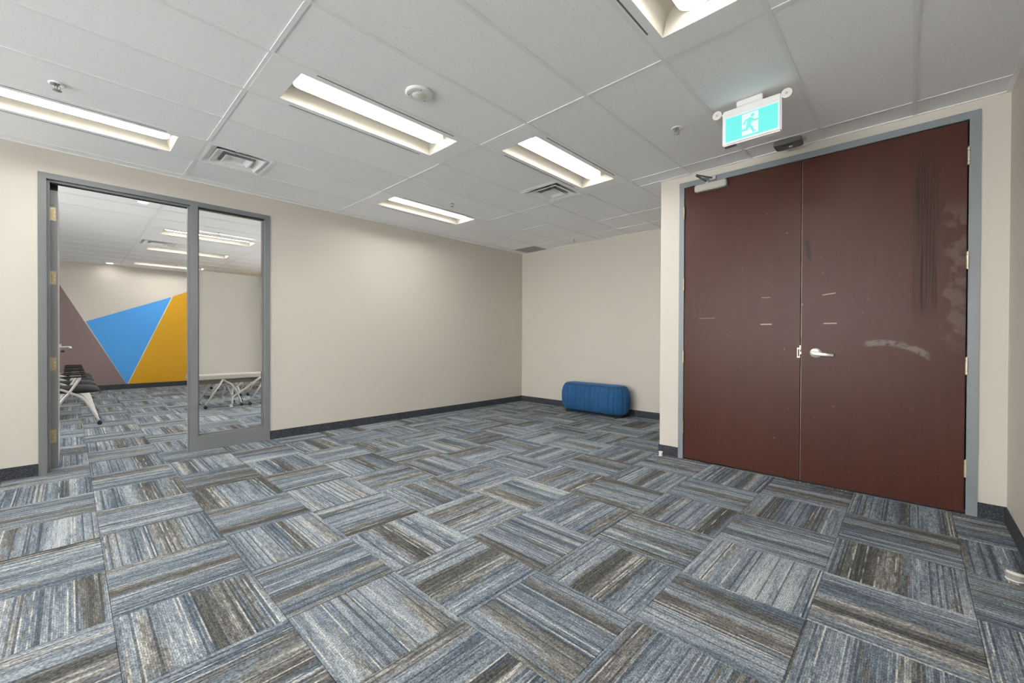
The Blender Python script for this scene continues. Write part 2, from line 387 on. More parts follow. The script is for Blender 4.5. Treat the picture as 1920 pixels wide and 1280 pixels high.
# baseboards (carpet base)
BH = 0.095
def baseb(name, label, *b): return struct(B(name, 'base', *b), label)
baseb('baseboard_left', 'dark speckled carpet base along the left wall', (XMIN, FX0, YA - 0.010, YA, 0, BH), (FX1, XB, YA - 0.010, YA, 0, BH))
baseb('baseboard_back', 'dark speckled carpet base behind the ottoman', (XB - 0.010, XB, YD, YA - 0.010, 0, BH))
baseb('baseboard_right', 'dark speckled carpet base beside the double doors', (XD - 0.010, XD, DY1, YD + 0.008, 0, BH), (XD - 0.010, XD, YN, DY0, 0, BH), (XD, XB - 0.01, YD, YD + 0.008, 0, BH))
baseb('baseboard_near', 'dark speckled carpet base along the right edge wall', (XMIN, XD - 0.010, YN, YN + 0.010, 0, BH))
baseb('baseboard_far', 'dark carpet base under the mural', (XO0, XO1, YF - 0.016, YF - 0.006, 0, 0.11))

# ------------------------------------------------------------------ carpet tiles
floor = struct(B('floor', 'slabfloor', (XMIN - 0.15, XB + 0.5, YN - 0.15, YA, -0.12, -0.006)), 'blue grey carpet tile floor laid quarter turn')
floor2 = struct(B('floor_next', 'slabfloor', (XO0 - 0.15, XO1 + 0.15, YA, YF + 0.15, -0.12, -0.006)), 'carpet tile floor of the next room')
TX, TY, X0C, Y0C = 0.4877, 0.5067, 0.119, 0.81
def tile_mesh(x0, x1, y0, y1, cx, cy, along_x, flip, bm=None):
    own = bm is None
    if own: bm = bmesh.new()
    uvl = bm.loops.layers.uv.verify()
    e = 0.0006; c = 0.0022
    lo = [bm.verts.new(p) for p in ((x0 + e, y0 + e, -0.006), (x1 - e, y0 + e, -0.006), (x1 - e, y1 - e, -0.006), (x0 + e, y1 - e, -0.006))]
    md = [bm.verts.new((v.co.x, v.co.y, -0.0018)) for v in lo]
    tp = [bm.verts.new((v.co.x + (c if i in (0, 3) else -c), v.co.y + (c if i in (0, 1) else -c), 0.0)) for i, v in enumerate(lo)]
    fs = [bm.faces.new(tp)]
    for A, Bq in ((lo, md), (md, tp)):
        for i in range(4): fs.append(bm.faces.new((A[i], A[(i + 1) % 4], Bq[(i + 1) % 4], Bq[i])))
    for f in fs:
        for l in f.loops:
            dx, dy = l.vert.co.x - cx, l.vert.co.y - cy
            u, v = (dy, dx) if along_x else (dx, dy)
            l[uvl].uv = (-u, v) if flip else (u, v)
    if own:
        me = bpy.data.meshes.new('carpet_tile'); bm.to_mesh(me); bm.free(); me.materials.append(M['carpet']); return me
full = {(a, f): tile_mesh(-TX / 2, TX / 2, -TY / 2, TY / 2, 0, 0, a, f) for a in (0, 1) for f in (0, 1)}
def in_view(x, y, m=60):
    p = Vector((x, y, -CAMZ)); d = p.dot(VF)
    if d < 0.3: return False
    u, v = 960 + FPX * p.dot(VR) / d, 640 - FPX * p.dot(VU) / d
    return -m < u < 1920 + m and v < 1280 + m
rest = {floor: bmesh.new(), floor2: bmesh.new()}
for i in range(-11, 14):
    for j in range(-4, 26):
        x0, y0 = X0C + i * TX, Y0C + j * TY; x1, y1 = x0 + TX, y0 + TY
        cx, cy = (x0 + x1) / 2, (y0 + y1) / 2
        along = (i + j) % 2; flip = (i * 7 + j * 3) % 2
        nxt = cy > YA
        if nxt: bx0, bx1, by0, by1 = XO0, XO1, YA, YF
        else: bx0, bx1, by0, by1 = XMIN, (XD if y1 < 1.9 else XB), YN, YA
        if cy < YA < y1: y1c = y1   # the row under the threshold stays whole
        else: y1c = min(y1, by1)
        a0, a1, b0, b1 = max(x0, bx0), min(x1, bx1), max(y0, by0 if not nxt else y0), y1c
        if a1 - a0 < 0.012 or b1 - b0 < 0.012: continue
        if not nxt: vis = any(in_view(x, y) for x in (a0, a1, cx) for y in (b0, b1, cy))
        else: vis = -0.35 < (x1 - 0.0) and x0 < 0.36 * y0 + 0.15 and y0 < YF
        par = floor2 if nxt else floor
        if not vis:
            tile_mesh(a0, a1, b0, b1, cx, cy, along, flip, rest[par]); continue
        if (a0, a1, b0, b1) == (x0, x1, y0, y1):
            o = bpy.data.objects.new('carpet_tile', full[(along, flip)]); o.location = (cx, cy, 0)
        else:
            o = bpy.data.objects.new('carpet_tile', tile_mesh(a0 - cx, a1 - cx, b0 - cy, b1 - cy, 0, 0, along, flip)); o.location = (cx, cy, 0)
        COL.objects.link(o); o.parent = par
for par, bm in rest.items():
    o = obj('carpet_tiles', bm, 'carpet', par, recalc=False); o['kind'] = 'stuff'

# ------------------------------------------------------------------ ceiling
ceil = struct(B('ceiling', 'slab', (XMIN - 0.15, XB + 0.5, YN - 0.15, YA2, H + 0.25, H + 0.30)), 'white suspended ceiling of long acoustic tiles')
ceil2 = struct(B('ceiling_next', 'slab', (XO0 - 0.15, XO1 + 0.15, YA2, YF + 0.15, H + 0.25, H + 0.30)), 'white suspended ceiling of the next room')
TW = 0.012
def tee(parent, x0, x1, y0, y1, dz=0.0):
    B('grid_tee', 'tee', (x0, x1, y0, y1, H - dz, H + 0.006), parent=parent)
tile_cache = {}
def ctile(parent, x0, x1, y0, y1, z=0.0025):
    w, d = round(x1 - x0, 4), round(y1 - y0, 4)
    if (w, d) not in tile_cache:
        bm = bmesh.new(); box(bm, -w / 2, w / 2, -d / 2, d / 2, 0, 0.016)
        me = bpy.data.meshes.new('ceiling_tile'); bmesh.ops.recalc_face_normals(bm, faces=bm.faces); bm.to_mesh(me); bm.free(); me.materials.append(M['tile']); tile_cache[(w, d)] = me
    o = bpy.data.objects.new('ceiling_tile', tile_cache[(w, d)]); o.location = ((x0 + x1) / 2, (y0 + y1) / 2, H + z); COL.objects.link(o); o.parent = parent
XE = [XMIN] + [GX + PX * k for k in (-3, -2, -1, 0, 1, 2, 3)] + [XB]
rows = [YN] + [GY + PY * k for k in range(-1, 10)] + [YA]     # row index r: rows[r]..rows[r+1]; k = r-2
extra = {2: [4.01], 3: [4.81], 4: [4.81, 3.30], 6: [4.47], 8: [4.81], 7: [1.27]}
skip_here = {(4, 1): 'light', (3, 2): 'light', (7, 2): 'light', (7, 0): 'light', (0, 1): 'light', (4, -1): 'light', (0, -1): 'light'}   # (k, x index: x0 = GX+PX*(i-0))
def cells(parent, rows, kof, XE, extra, holes, xmax_of, ymin_of):
    for r in range(len(rows) - 1):
        k = kof(r); y0, y1 = rows[r], rows[r + 1]
        xm = xmax_of(k)
        xs = sorted([x for x in XE + extra.get(k, []) if x < xm - 0.02] + [xm])
        for a, b in zip(xs, xs[1:]):
            yy0 = ymin_of(k, a, y0)
            if yy0 >= y1 - 0.02: continue
            if b != xm: tee(parent, b - TW, b + TW, yy0 + TW, y1 - TW)
            if (k, round(a, 2)) in holes: continue
            ctile(parent, a + TW * 0.7, b - TW * 0.7, yy0 + TW * 0.7, y1 - TW * 0.7, 0.0025 + random.random() * 0.0015)
holes = set()
for k, a in [(4, GX), (3, GX + PX), (7, GX + PX), (7, GX - PX), (0, GX), (4, GX - 2 * PX), (0, GX - 2 * PX), (7, GX), (4, 3.30), (8, GX + 3 * PX)]: holes.add((k, round(a, 2)))
cells(ceil, rows, lambda r: r - 2, XE, extra, holes, lambda k: XD if k < 2 else XB, lambda k, a, y0: (YD if (k == 2 and a > 3.95) else y0))
for r, y in enumerate(rows[1:-1]):
    tee(ceil, XMIN, (XD if y < YD else XB), y - TW, y + TW, 0.0004)
# second room
rows2 = [YA2] + [6.641 + 0.5404 * k for k in range(-2, 11)] + [YF]
XE2 = [XO0] + [GX + PX * k for k in (-2, -1, 0, 1, 2, 3)] + [XO1]
kr2 = lambda r: r - 3          # k=2 -> 7.722
holes2 = set((k, round(a, 2)) for k, a in [(2, GX), (5, GX), (9, GX), (4, GX), (2, GX + 2 * PX), (5, GX + 2 * PX), (9, GX + 2 * PX), (2, GX - 2 * PX), (6, GX - 2 * PX)])
cells(ceil2, rows2, kr2, XE2, {4: [1.275]}, holes2, lambda k: XO1, lambda k, a, y0: y0)
for y in rows2[1:-1]: tee(ceil2, XO0, XO1, y - TW, y + TW, 0.0004)
# wall angle trims
def trim(name, label, *b, mat='white_metal'): return struct(B(name, mat, *b), label)
trim('trim_1', 'white wall angle edging the ceiling', (XMIN, XB, YA - 0.022, YA, H - 0.0015, H + 0.004), (XB - 0.022, XB, YD, YA - 0.022, H - 0.0015, H + 0.004),
     (XD - 0.022, XD, YN + 0.022, YD, H - 0.0015, H + 0.004), (XMIN, XD, YN, YN + 0.022, H - 0.0015, H + 0.004))
trim('trim_2', 'white wall angle edging the ceiling of the next room', (XO0, XO1, YF - 0.022, YF - 0.004, H - 0.0015, H + 0.004))

# ------------------------------------------------------------------ recessed troffers
def make_troffer(y_len):
    L, Wd = PX, y_len
    root = thing('recessed_light', 'x', 'light', (0, 0, 0))
    ox, oy = 0.583, 0.183
    lx, ly = L / 2 - 0.009, Wd / 2 - 0.009
    bm = bmesh.new()
    box(bm, -lx, lx, -ly, -oy, -0.001, 0.006); box(bm, -lx, lx, oy, ly, -0.001, 0.006)
    box(bm, -lx, -ox, -oy, oy, -0.001, 0.006); box(bm, ox, lx, -oy, oy, -0.001, 0.006)
    obj('frame', bm, 'white_metal', root)
    # reflector: curved sides, open below
    bm = bmesh.new()
    prof = [(oy, 0.0), (oy - 0.006, 0.022), (oy - 0.022, 0.055), (oy - 0.050, 0.085), (oy - 0.095, 0.104), (0.0, 0.110)]
    prof = [(-a, z) for a, z in prof] + [(a, z) for a, z in prof[-2::-1]]
    A = [bm.verts.new((-ox, a, z)) for a, z in prof]; C = [bm.verts.new((ox, a, z)) for a, z in prof]
    for i in range(len(prof) - 1): bm.faces.new((A[i], A[i + 1], C[i + 1], C[i]))
    # sloped ends
    for s in (-1, 1):
        e0 = bm.verts.new((s * ox, -oy, 0)); e1 = bm.verts.new((s * ox, oy, 0)); t1 = bm.verts.new((s * (ox - 0.045), oy - 0.05, 0.11)); t0 = bm.verts.new((s * (ox - 0.045), -oy + 0.05, 0.11))
        bm.faces.new((e0, e1, t1, t0))
    obj('reflector', bm, 'cream', root, smooth='auto', recalc=False)
    B('housing', 'slab', (-ox - 0.02, ox + 0.02, -oy - 0.02, oy + 0.02, 0.125, 0.14), parent=root)
    # lens basket with rounded ends
    hl, hw, z0, z1 = 0.556, 0.072, 0.046, 0.106
    out = []
    for s in (1, -1):
        for q in range(9):
            a = -math.pi / 2 + math.pi * q / 8
            cx_ = hl - 0.06 + 0.06 * math.cos(a); cy_ = hw * math.sin(a)
            ex = 0.55
            cy_ = hw * math.copysign(abs(math.sin(a)) ** ex, math.sin(a))
            out.append((s * cx_, s * cy_))
    bm = bmesh.new()
    lo = [bm.verts.new((x, y, z0)) for x, y in out]; inn = [bm.verts.new((x * 0.988, y * 0.86, z0 - 0.005)) for x, y in out]
    for i in range(len(out)): bm.faces.new((lo[i], lo[(i + 1) % len(out)], inn[(i + 1) % len(out)], inn[i]))
    bm.faces.new(inn)
    obj('lens', bm, 'lens', root)
    bm = bmesh.new()
    lo = [bm.verts.new((x, y, z0)) for x, y in out]; hi = [bm.verts.new((x * 1.0, y * 1.0, z1)) for x, y in out]
    for i in range(len(out)): bm.faces.new((lo[i], lo[(i + 1) % len(out)], hi[(i + 1) % len(out)], hi[i]))
    obj('lens_basket', bm, 'lens_side', root)
    for s in (-1, 1):
        B('air_slot', 'slot', (-0.51, 0.51, s * 0.230 - 0.004, s * 0.230 + 0.004, -0.0022, 0.0), parent=root)
    return root
lights = []
tro = make_troffer(PY)
spots = [(GX + PX / 2, 2.789, 'long recessed ceiling light nearest the round occupancy sensor'),
         (GX + 1.5 * PX, 2.281, 'recessed ceiling light beside the square air diffuser in mid ceiling'),
         (GX + 1.5 * PX, 4.313, 'recessed ceiling light close to the plain stretch of left wall'),
         (GX - PX / 2, 4.313, 'recessed ceiling light at the left edge above the grey doorway'),
         (GX + PX / 2, 0.757, 'recessed ceiling light cut off by the top edge of the photo'),
         (GX - 1.5 * PX, 2.789, 'added unseen recessed ceiling light behind the camera, away from the right wall'),  # from here on, unseen lights added behind the camera
         (GX - 1.5 * PX, 0.757, 'added unseen recessed ceiling light behind the camera close to the right wall')]
for i, (x, y, lab) in enumerate(spots):
    o = tro if i == 0 else copy_tree(tro)
    o.location = (x, y, H); tag(o, lab, 'light', 'recessed troffers of this room')
tro2 = make_troffer(0.5404)
for i, (x, y, lab) in enumerate([(GX + PX / 2, 7.992, 'next room recessed light nearest the doorway, seen through doorway and glass'),
                                 (GX + PX / 2, 9.613, 'next room recessed light right beside its air diffuser'),
                                 (GX + PX / 2, 11.775, 'next room recessed light nearest the mural wall'),
                                 (GX + 2.5 * PX, 7.992, 'added unseen next room light deep to the right, near the dividing wall'),  # from here on, lights out of view, added to light the next room
                                 (GX + 2.5 * PX, 9.613, 'added unseen next room light deep to the right, in the middle'),
                                 (GX + 2.5 * PX, 11.775, 'added unseen next room light deep to the right, by the mural wall'),
                                 (GX - 1.5 * PX, 7.992, 'added unseen next room light behind the open door, near side'),
                                 (GX - 1.5 * PX, 10.154, 'added unseen next room light behind the open door, far side')]):
    o = tro2 if i == 0 else copy_tree(tro2)
    o.location = (x, y, H); tag(o, lab, 'light', 'recessed troffers of the next room')

# ------------------------------------------------------------------ air diffusers
def sq_ring(bm, a0, z0, a1, z1, sy):
    A = [bm.verts.new((sx * a0, s * a0 * sy, z0)) for sx, s in ((-1, -1), (1, -1), (1, 1), (-1, 1))]
    C = [bm.verts.new((sx * a1, s * a1 * sy, z1)) for sx, s in ((-1, -1), (1, -1), (1, 1), (-1, 1))]
    for i in range(4): bm.faces.new((A[i], A[(i + 1) % 4], C[(i + 1) % 4], C[i]))
def make_diffuser(label, loc, hx, hy):
    root = thing('air_diffuser', label, 'vent', loc, 'square ceiling air diffusers'); sy = hy / hx
    bm = bmesh.new(); sq_ring(bm, hx, 0.004, hx, -0.002, sy); sq_ring(bm, hx, -0.002, hx - 0.022, -0.002, sy); sq_ring(bm, hx - 0.022, -0.002, hx - 0.07, 0.028, sy); sq_ring(bm, hx - 0.07, 0.028, hx - 0.08, 0.05, sy)
    obj('frame', bm, 'white_metal', root, recalc=False)
    for a in (0.186, 0.106):
        bm = bmesh.new(); sq_ring(bm, a, -0.006, a - 0.055, 0.026, sy); sq_ring(bm, a, -0.006, a - 0.012, -0.007, sy); sq_ring(bm, a - 0.012, -0.007, a - 0.062, 0.016, sy)
        obj('cone', bm, 'white_metal', root, recalc=False)
    bm = bmesh.new(); a = 0.052; box(bm, -a, a, -a * sy, a * sy, 0.008, 0.011); obj('centre_plate', bm, 'white_metal', root)
    bm = bmesh.new(); box(bm, -0.012, 0.012, -0.012, 0.012, 0.011, 0.12); obj('neck_bar', bm, 'white_metal', root)
    bm = bmesh.new(); sq_ring(bm, hx - 0.08, 0.05, hx - 0.10, 0.12, sy); obj('throat', bm, 'white_metal', root, recalc=False)
    B('duct', 'slot', (-0.16, 0.16, -0.16, 0.16, 0.12, 0.125), parent=root)
    return root
make_diffuser('square louvred air diffuser above the grey framed doorway', (1.0185, 4.313, H), 0.243, 0.243)
make_diffuser('square louvred air diffuser in mid ceiling beside a recessed light', (3.5555, 2.789, H), 0.243, 0.243)
make_diffuser('square air diffuser in the next room ceiling seen through the doorway', (1.018, 9.073, H), 0.246, 0.258)
# tile left over beside the diffuser cells is laid by cells(); the return grille
g = thing('return_grille', 'grey perforated return grille in the far ceiling corner', 'vent', (5.5335, 4.821, H))
B('frame', 'white_metal', (-0.19, 0.19, -0.245, -0.232, -0.001, 0.006), (-0.19, 0.19, 0.232, 0.245, -0.001, 0.006), (-0.19, -0.178, -0.232, 0.232, -0.001, 0.006), (0.178, 0.19, -0.232, 0.232, -0.001, 0.006), parent=g)
B('perforated_plate', 'grille', (-0.178, 0.178, -0.232, 0.232, 0.001, 0.005), parent=g)

# ------------------------------------------------------------------ small ceiling devices
def make_sprinkler():
    r = thing('sprinkler', 'x', 'sprinkler')
    bm = bmesh.new(); lathe(bm, (0, 0, 0), [(0.040, 0.0), (0.039, -0.004), (0.030, -0.007), (0.026, -0.003), (0.024, 0.006)], 28); obj('escutcheon', bm, 'white_metal', r, smooth=True)
    bm = bmesh.new(); lathe(bm, (0, 0, 0), [(0.0, 0.008), (0.023, 0.006), (0.022, 0.002), (0.010, 0.0), (0.009, -0.012), (0.0, -0.012)], 20); obj('body', bm, 'sprk', r, smooth=True)
    for s in (-1, 1):
        bm = bmesh.new(); tube(bm, spline([(s * 0.009, 0, -0.008), (s * 0.017, 0, -0.020), (s * 0.010, 0, -0.034), (0, 0, -0.040)], 4), 0.0028, 8); obj('frame_arm', bm, 'sprk', r, smooth=True)
    bm = bmesh.new(); cyl(bm, (0, 0, -0.012), (0, 0, -1), 0.003, 0.026, 10); obj('bulb', bm, 'sprk', r, smooth=True)
    bm = bmesh.new(); lathe(bm, (0, 0, -0.040), [(0.0, 0.0), (0.020, 0.001), (0.021, -0.001), (0.0, -0.003)], 16); obj('deflector', bm, 'sprk', r)
    return r
spr = make_sprinkler()
for i, (x, y, lab) in enumerate([(-0.049, 3.82, 'chrome sprinkler head above the light at the left edge'), (3.085, 1.265, 'chrome sprinkler head on the ceiling left of the exit sign'),
                                 (3.032, 3.837, 'chrome sprinkler head by the recessed light near the left wall'), (5.42, 3.82, 'chrome sprinkler head near the end wall above the ottoman'),
                                 (1.525, 7.449, 'sprinkler head in the next room seen through the sidelight glass'), (1.568, 11.345, 'sprinkler head in the next room before the mural wall')]):
    o = spr if i == 0 else copy_tree(spr)
    o.location = (x, y, H + 0.002); o.rotation_euler.z = 0.6 + i; tag(o, lab, 'sprinkler', 'ceiling sprinkler heads')
r = thing('occupancy_sensor', 'round white occupancy sensor on the ceiling beside the long light', 'sensor', (1.530, 2.274, H + 0.002))
bm = bmesh.new(); lathe(bm, (0, 0, 0), [(0.086, 0.0), (0.086, -0.006), (0.078, -0.014), (0.050, -0.018), (0.046, -0.016), (0.0, -0.016)], 48); obj('housing', bm, 'plastic', r, smooth='auto')
bm = bmesh.new(); lathe(bm, (0, 0, 0), [(0.045, -0.016), (0.042, -0.020), (0.028, -0.024), (0.0, -0.026)], 32); o = obj('lens_dome', bm, 'ivory', r, smooth=True)
for a in (0.4, 2.5, 4.3):
    bm = bmesh.new(); lathe(bm, (0.064 * math.cos(a), 0.064 * math.sin(a), -0.0165), [(0.0, -0.002), (0.004, -0.0015), (0.004, 0.002)], 10); obj('screw', bm, 'greyplastic', r)
for i, (x, y, lab) in enumerate([(0.587, 6.42, 'small lit downlight just inside the next room doorway'), (0.588, 12.24, 'small lit downlight in the next room close to the mural')]):
    if i == 0:
        r = thing('downlight', lab, 'light', (x, y, H + 0.002), 'round downlights'); dl = r
        bm = bmesh.new(); lathe(bm, (0, 0, 0), [(0.062, 0.0), (0.060, -0.005), (0.045, -0.006), (0.044, 0.0)], 32); obj('trim_ring', bm, 'white_metal', r, smooth=True)
        bm = bmesh.new(); lathe(bm, (0, 0, 0), [(0.0, -0.003), (0.044, -0.003)], 32); obj('lens', bm, 'downlens', r)
    else:
        r = copy_tree(dl); r.location = (x, y, H + 0.002); r['label'] = lab

# ------------------------------------------------------------------ exit sign
SX = 3.0
ex = thing('exit_sign', 'lit teal running man exit sign hanging from the ceiling before the double doors', 'exit sign', (SX, 0.757, H))
def eb(name, mat, x0, x1, y0, y1, z0, z1, parent=ex, bevel=0.0):
    return B(name, mat, (x0 - SX, x1 - SX, y0 - 0.757, y1 - 0.757, z0 - H, z1 - H), parent=parent, bevel=bevel)
eb('mounting_canopy', 'plastic', SX + 0.0, SX + 0.055, 0.690, 0.840, 2.652, H, bevel=0.004)
hs = eb('housing', 'plastic', SX, SX + 0.05, 0.587, 0.926, 2.420, 2.652, bevel=0.008)
eb('border', 'signwhite', SX - 0.002, SX + 0.002, 0.600, 0.9085, 2.436, 2.600)
eb('legend_panel', 'green', SX - 0.0035, SX - 0.001, 0.605, 0.9035, 2.441, 2.595)
eb('doorway_symbol', 'signwhite', SX - 0.005, SX - 0.003, 0.7115, 0.805, 2.452, 2.588)
eb('test_label', 'greyplastic', SX + 0.006, SX + 0.035, 0.845, 0.915, 2.416, 2.4205)
def epoly(name, mat, pts, off=0.0065):
    bm = bmesh.new(); poly(bm, [(-off, y - 0.757, z - H) for y, z in pts], 0.002, (1, 0, 0)); return bm
bm = bmesh.new()
def ecap(p, q, r0, r1):
    p = Vector((0, *p)); q = Vector((0, *q)); d = (q - p).normalized(); n = Vector((0, -d.z, d.y)); pts = []
    a0 = math.atan2(d.z, d.y)
    for k in range(9):
        a = a0 + math.pi / 2 + math.pi * k / 8; pts.append((p.y + r0 * math.cos(a), p.z + r0 * math.sin(a)))
    for k in range(9):
        a = a0 - math.pi / 2 + math.pi * k / 8; pts.append((q.y + r1 * math.cos(a), q.z + r1 * math.sin(a)))
    global ECAPN; ECAPN += 1
    poly(bm, [(-0.0062 - 0.00004 * ECAPN, y - 0.757, z - H) for y, z in pts], 0.0014, (1, 0, 0))
ECAPN = 0
ecap((0.7435, 2.567), (0.7434, 2.567), 0.0105, 0.0105)         # head
ecap((0.757, 2.545), (0.768, 2.512), 0.0125, 0.0105)           # torso
ecap((0.764, 2.548), (0.781, 2.545), 0.0065, 0.0055); ecap((0.781, 2.545), (0.794, 2.524), 0.0055, 0.0045)   # rear arm
ecap((0.750, 2.545), (0.735, 2.531), 0.0065, 0.0055); ecap((0.735, 2.531), (0.714, 2.533), 0.0055, 0.0045)   # front arm
ecap((0.765, 2.510), (0.749, 2.491), 0.0085, 0.007); ecap((0.749, 2.491), (0.738, 2.464), 0.007, 0.0055); ecap((0.738, 2.464), (0.729, 2.463), 0.005, 0.004)   # front leg
ecap((0.769, 2.512), (0.776, 2.486), 0.0085, 0.007); ecap((0.776, 2.486), (0.803, 2.486), 0.007, 0.0055); ecap((0.803, 2.486), (0.812, 2.477), 0.005, 0.004)   # rear leg
obj('running_figure', bm, 'green', ex)
for y, z in ((0.962, 2.650), (0.563, 2.645)):
    bm = bmesh.new(); c = Vector((0.010, y - 0.757, z - H - 0.004)); tube(bm, [c + Vector((0.030, 0, 0)), c + Vector((0.004, 0, 0)), c], [0.018, 0.027, 0.029], 28)
    lh = obj('emergency_lamp', bm, 'plastic', ex, smooth='auto')
    bm = bmesh.new(); tube(bm, [c + Vector((0.001, 0, 0)), c + Vector((-0.0015, 0, 0))], [0.023, 0.022], 28); obj('lamp_lens', bm, 'ivory', lh)
    bm = bmesh.new(); tube(bm, [c + Vector((-0.001, 0, 0)), c + Vector((-0.003, 0, 0))], [0.008, 0.007], 16); obj('lamp_bulb', bm, 'alu', lh)
    bm = bmesh.new(); s = 1 if y < 0.757 else -1; tube(bm, [c + Vector((0.016, 0, 0)), c + Vector((0.018, s * 0.045, -0.012))], 0.007, 10); obj('swivel', bm, 'plastic', lh)
# presence sensor
ms = thing('door_sensor', 'dark grey presence sensor on the ceiling above the double doors', 'sensor', (3.885, 0.71, H))
bm = bmesh.new()
poly(bm, [(-0.062, -0.090, 0), (-0.062, 0.092, 0), (0.050, 0.092, 0), (0.066, 0.076, 0), (0.066, -0.072, 0), (0.050, -0.090, 0)], -0.034, (0, 0, 1)); obj('housing', bm, 'greyplastic', ms, bevel=0.003)
B('sensor_slit', 'dark', (-0.035, -0.029, -0.035, 0.035, -0.0355, -0.0335), parent=ms)
bm = bmesh.new(); lathe(bm, (0.015, -0.012, -0.034), [(0.014, 0.0), (0.013, -0.004), (0.0, -0.006)], 16); obj('sensor_eye', bm, 'plastic', ms, smooth=True)

# ------------------------------------------------------------------ double doors
FP = 0.010   # frame proud of the wall
o = trim('trim_3', 'blue grey steel frame around the dark double doors', (XD - FP, XDB, DY0, DY0 + 0.052, 0, DZ), (XD - FP, XDB, DY1 - 0.046, DY1, 0, DZ), (XD - FP, XDB, DY0 + 0.052, DY1 - 0.046, DZ - 0.050, DZ), mat='frame2')
LY0, LY1, LM, LT = DY0 + 0.056, DY1 - 0.050, 0.6455, 2.572
LX0, LX1 = XD + 0.002, XD + 0.047
d1 = struct(B('door_1', 'wood', (LX0, LX1, LM + 0.005, LY1, 0.010, LT)), 'dark mahogany door leaf carrying the overhead closer')
d2 = struct(B('door_2', 'wood', (LX0, LX1, LY0 + 0.004, LM - 0.003, 0.010, LT)), 'dark mahogany door leaf with the lever handle and scuffs')
B('edge_strip', 'champ', (LX0 - 0.0005, LX1, LM - 0.003, LM - 0.0018, 0.012, LT - 0.002), parent=d2)
B('backing_panel', 'dark', (LX1 + 0.03, LX1 + 0.05, DY0 + 0.05, DY1 - 0.04, 0.0, DZ - 0.05), parent=o)
for par, yb, mat in ((d1, LY1 + 0.004, 'brass'), (d2, LY0 - 0.002, 'champ')):
    for z in (2.338, 1.660, 0.970, 0.300):
        bm = bmesh.new()
        for a, b in ((-0.055, -0.036), (-0.034, 0.034), (0.036, 0.055)):
            cyl(bm, (LX0 - 0.013, yb, z + a), (0, 0, 1), 0.0075, b - a, 14)
        cyl(bm, (LX0 - 0.013, yb, z + 0.055), (0, 0, 1), 0.005, 0.006, 10)
        h = obj('hinge', bm, mat, par, smooth='auto')
        B('hinge_leaf', mat, (LX0 - 0.013, LX0 + 0.001, yb - 0.003, yb + 0.003, z - 0.055, z + 0.055), parent=h)
# lever on the right leaf
bm = bmesh.new(); tube(bm, [(LX0, 0.545, 1.034), (LX0 - 0.006, 0.545, 1.034), (LX0 - 0.014, 0.545, 1.034)], [0.039, 0.039, 0.027], 36); lv = obj('lever_handle', bm, 'nickel', d2, smooth='auto')
bm = bmesh.new(); tube(bm, [(LX0 - 0.012, 0.545, 1.034), (LX0 - 0.055, 0.545, 1.034)], [0.014, 0.012], 20); obj('spindle', bm, 'nickel', lv, smooth='auto')
bm = bmesh.new()
pts = [(-0.050, 0.562, 1.036, .010, .013), (-0.054, 0.545, 1.035, .011, .014), (-0.054, 0.50, 1.029, .010, .012), (-0.052, 0.455, 1.024, .009, .0115), (-0.036, 0.428, 1.021, .009, .0115)]
rings = []
for x, y, z, a, b in pts: rings.append([bm.verts.new((LX0 + x - a * sx, y, z + b * sz)) for sx, sz in ((-1, -0.7), (-.6, -1), (.6, -1), (1, -.7), (1, .7), (.6, 1), (-.6, 1), (-1, .7))])
for A, C in zip(rings, rings[1:]):
    for q in range(8): bm.faces.new((A[q], A[(q + 1) % 8], C[(q + 1) % 8], C[q]))
bm.faces.new(rings[0]); bm.faces.new(rings[-1]); obj('lever_arm', bm, 'nickel', lv, smooth='auto')
sp_ = B('strike_plate', 'champ', (LX0 - 0.0015, LX0 + 0.02, LM + 0.004, LM + 0.024, 0.995, 1.075), (LX0 - 0.0015, LX0 + 0.02, LM - 0.001, LM + 0.008, 1.060, 1.095), parent=d1)
B('strike_slot', 'dark', (LX0 - 0.0022, LX0 + 0.002, LM + 0.009, LM + 0.018, 1.006, 1.062), parent=sp_)
B('latch_bolt', 'nickel', (LX0 - 0.001, LX0 + 0.012, LM - 0.004, LM + 0.005, 1.024, 1.042), parent=d2)
# closer
cl = B('door_closer', 'alu', (LX0 - 0.058, LX0 - 0.001, 1.196, 1.470, 2.498, 2.562), parent=d1, bevel=0.008)
bm = bmesh.new(); cyl(bm, (LX0 - 0.030, 1.365, 2.560), (0, 0, 1), 0.016, 0.024, 16); obj('arm_pivot', bm, 'alu', cl, smooth='auto')
bm = bmesh.new(); tube(bm, [(LX0 - 0.030, 1.365, 2.580), (LX0 - 0.19, 1.405, 2.600)], 0.0085, 10); obj('closer_arm', bm, 'arm_m', cl, smooth='auto')
bm = bmesh.new(); tube(bm, [(LX0 - 0.19, 1.405, 2.606), (LX0 - 0.022, 1.318, 2.604)], 0.007, 10); obj('closer_link', bm, 'arm_m', cl, smooth='auto')
B('arm_bracket', 'alu', (LX0 - 0.034, LX0 - 0.008, 1.290, 1.345, 2.586, 2.618), parent=cl, bevel=0.003)
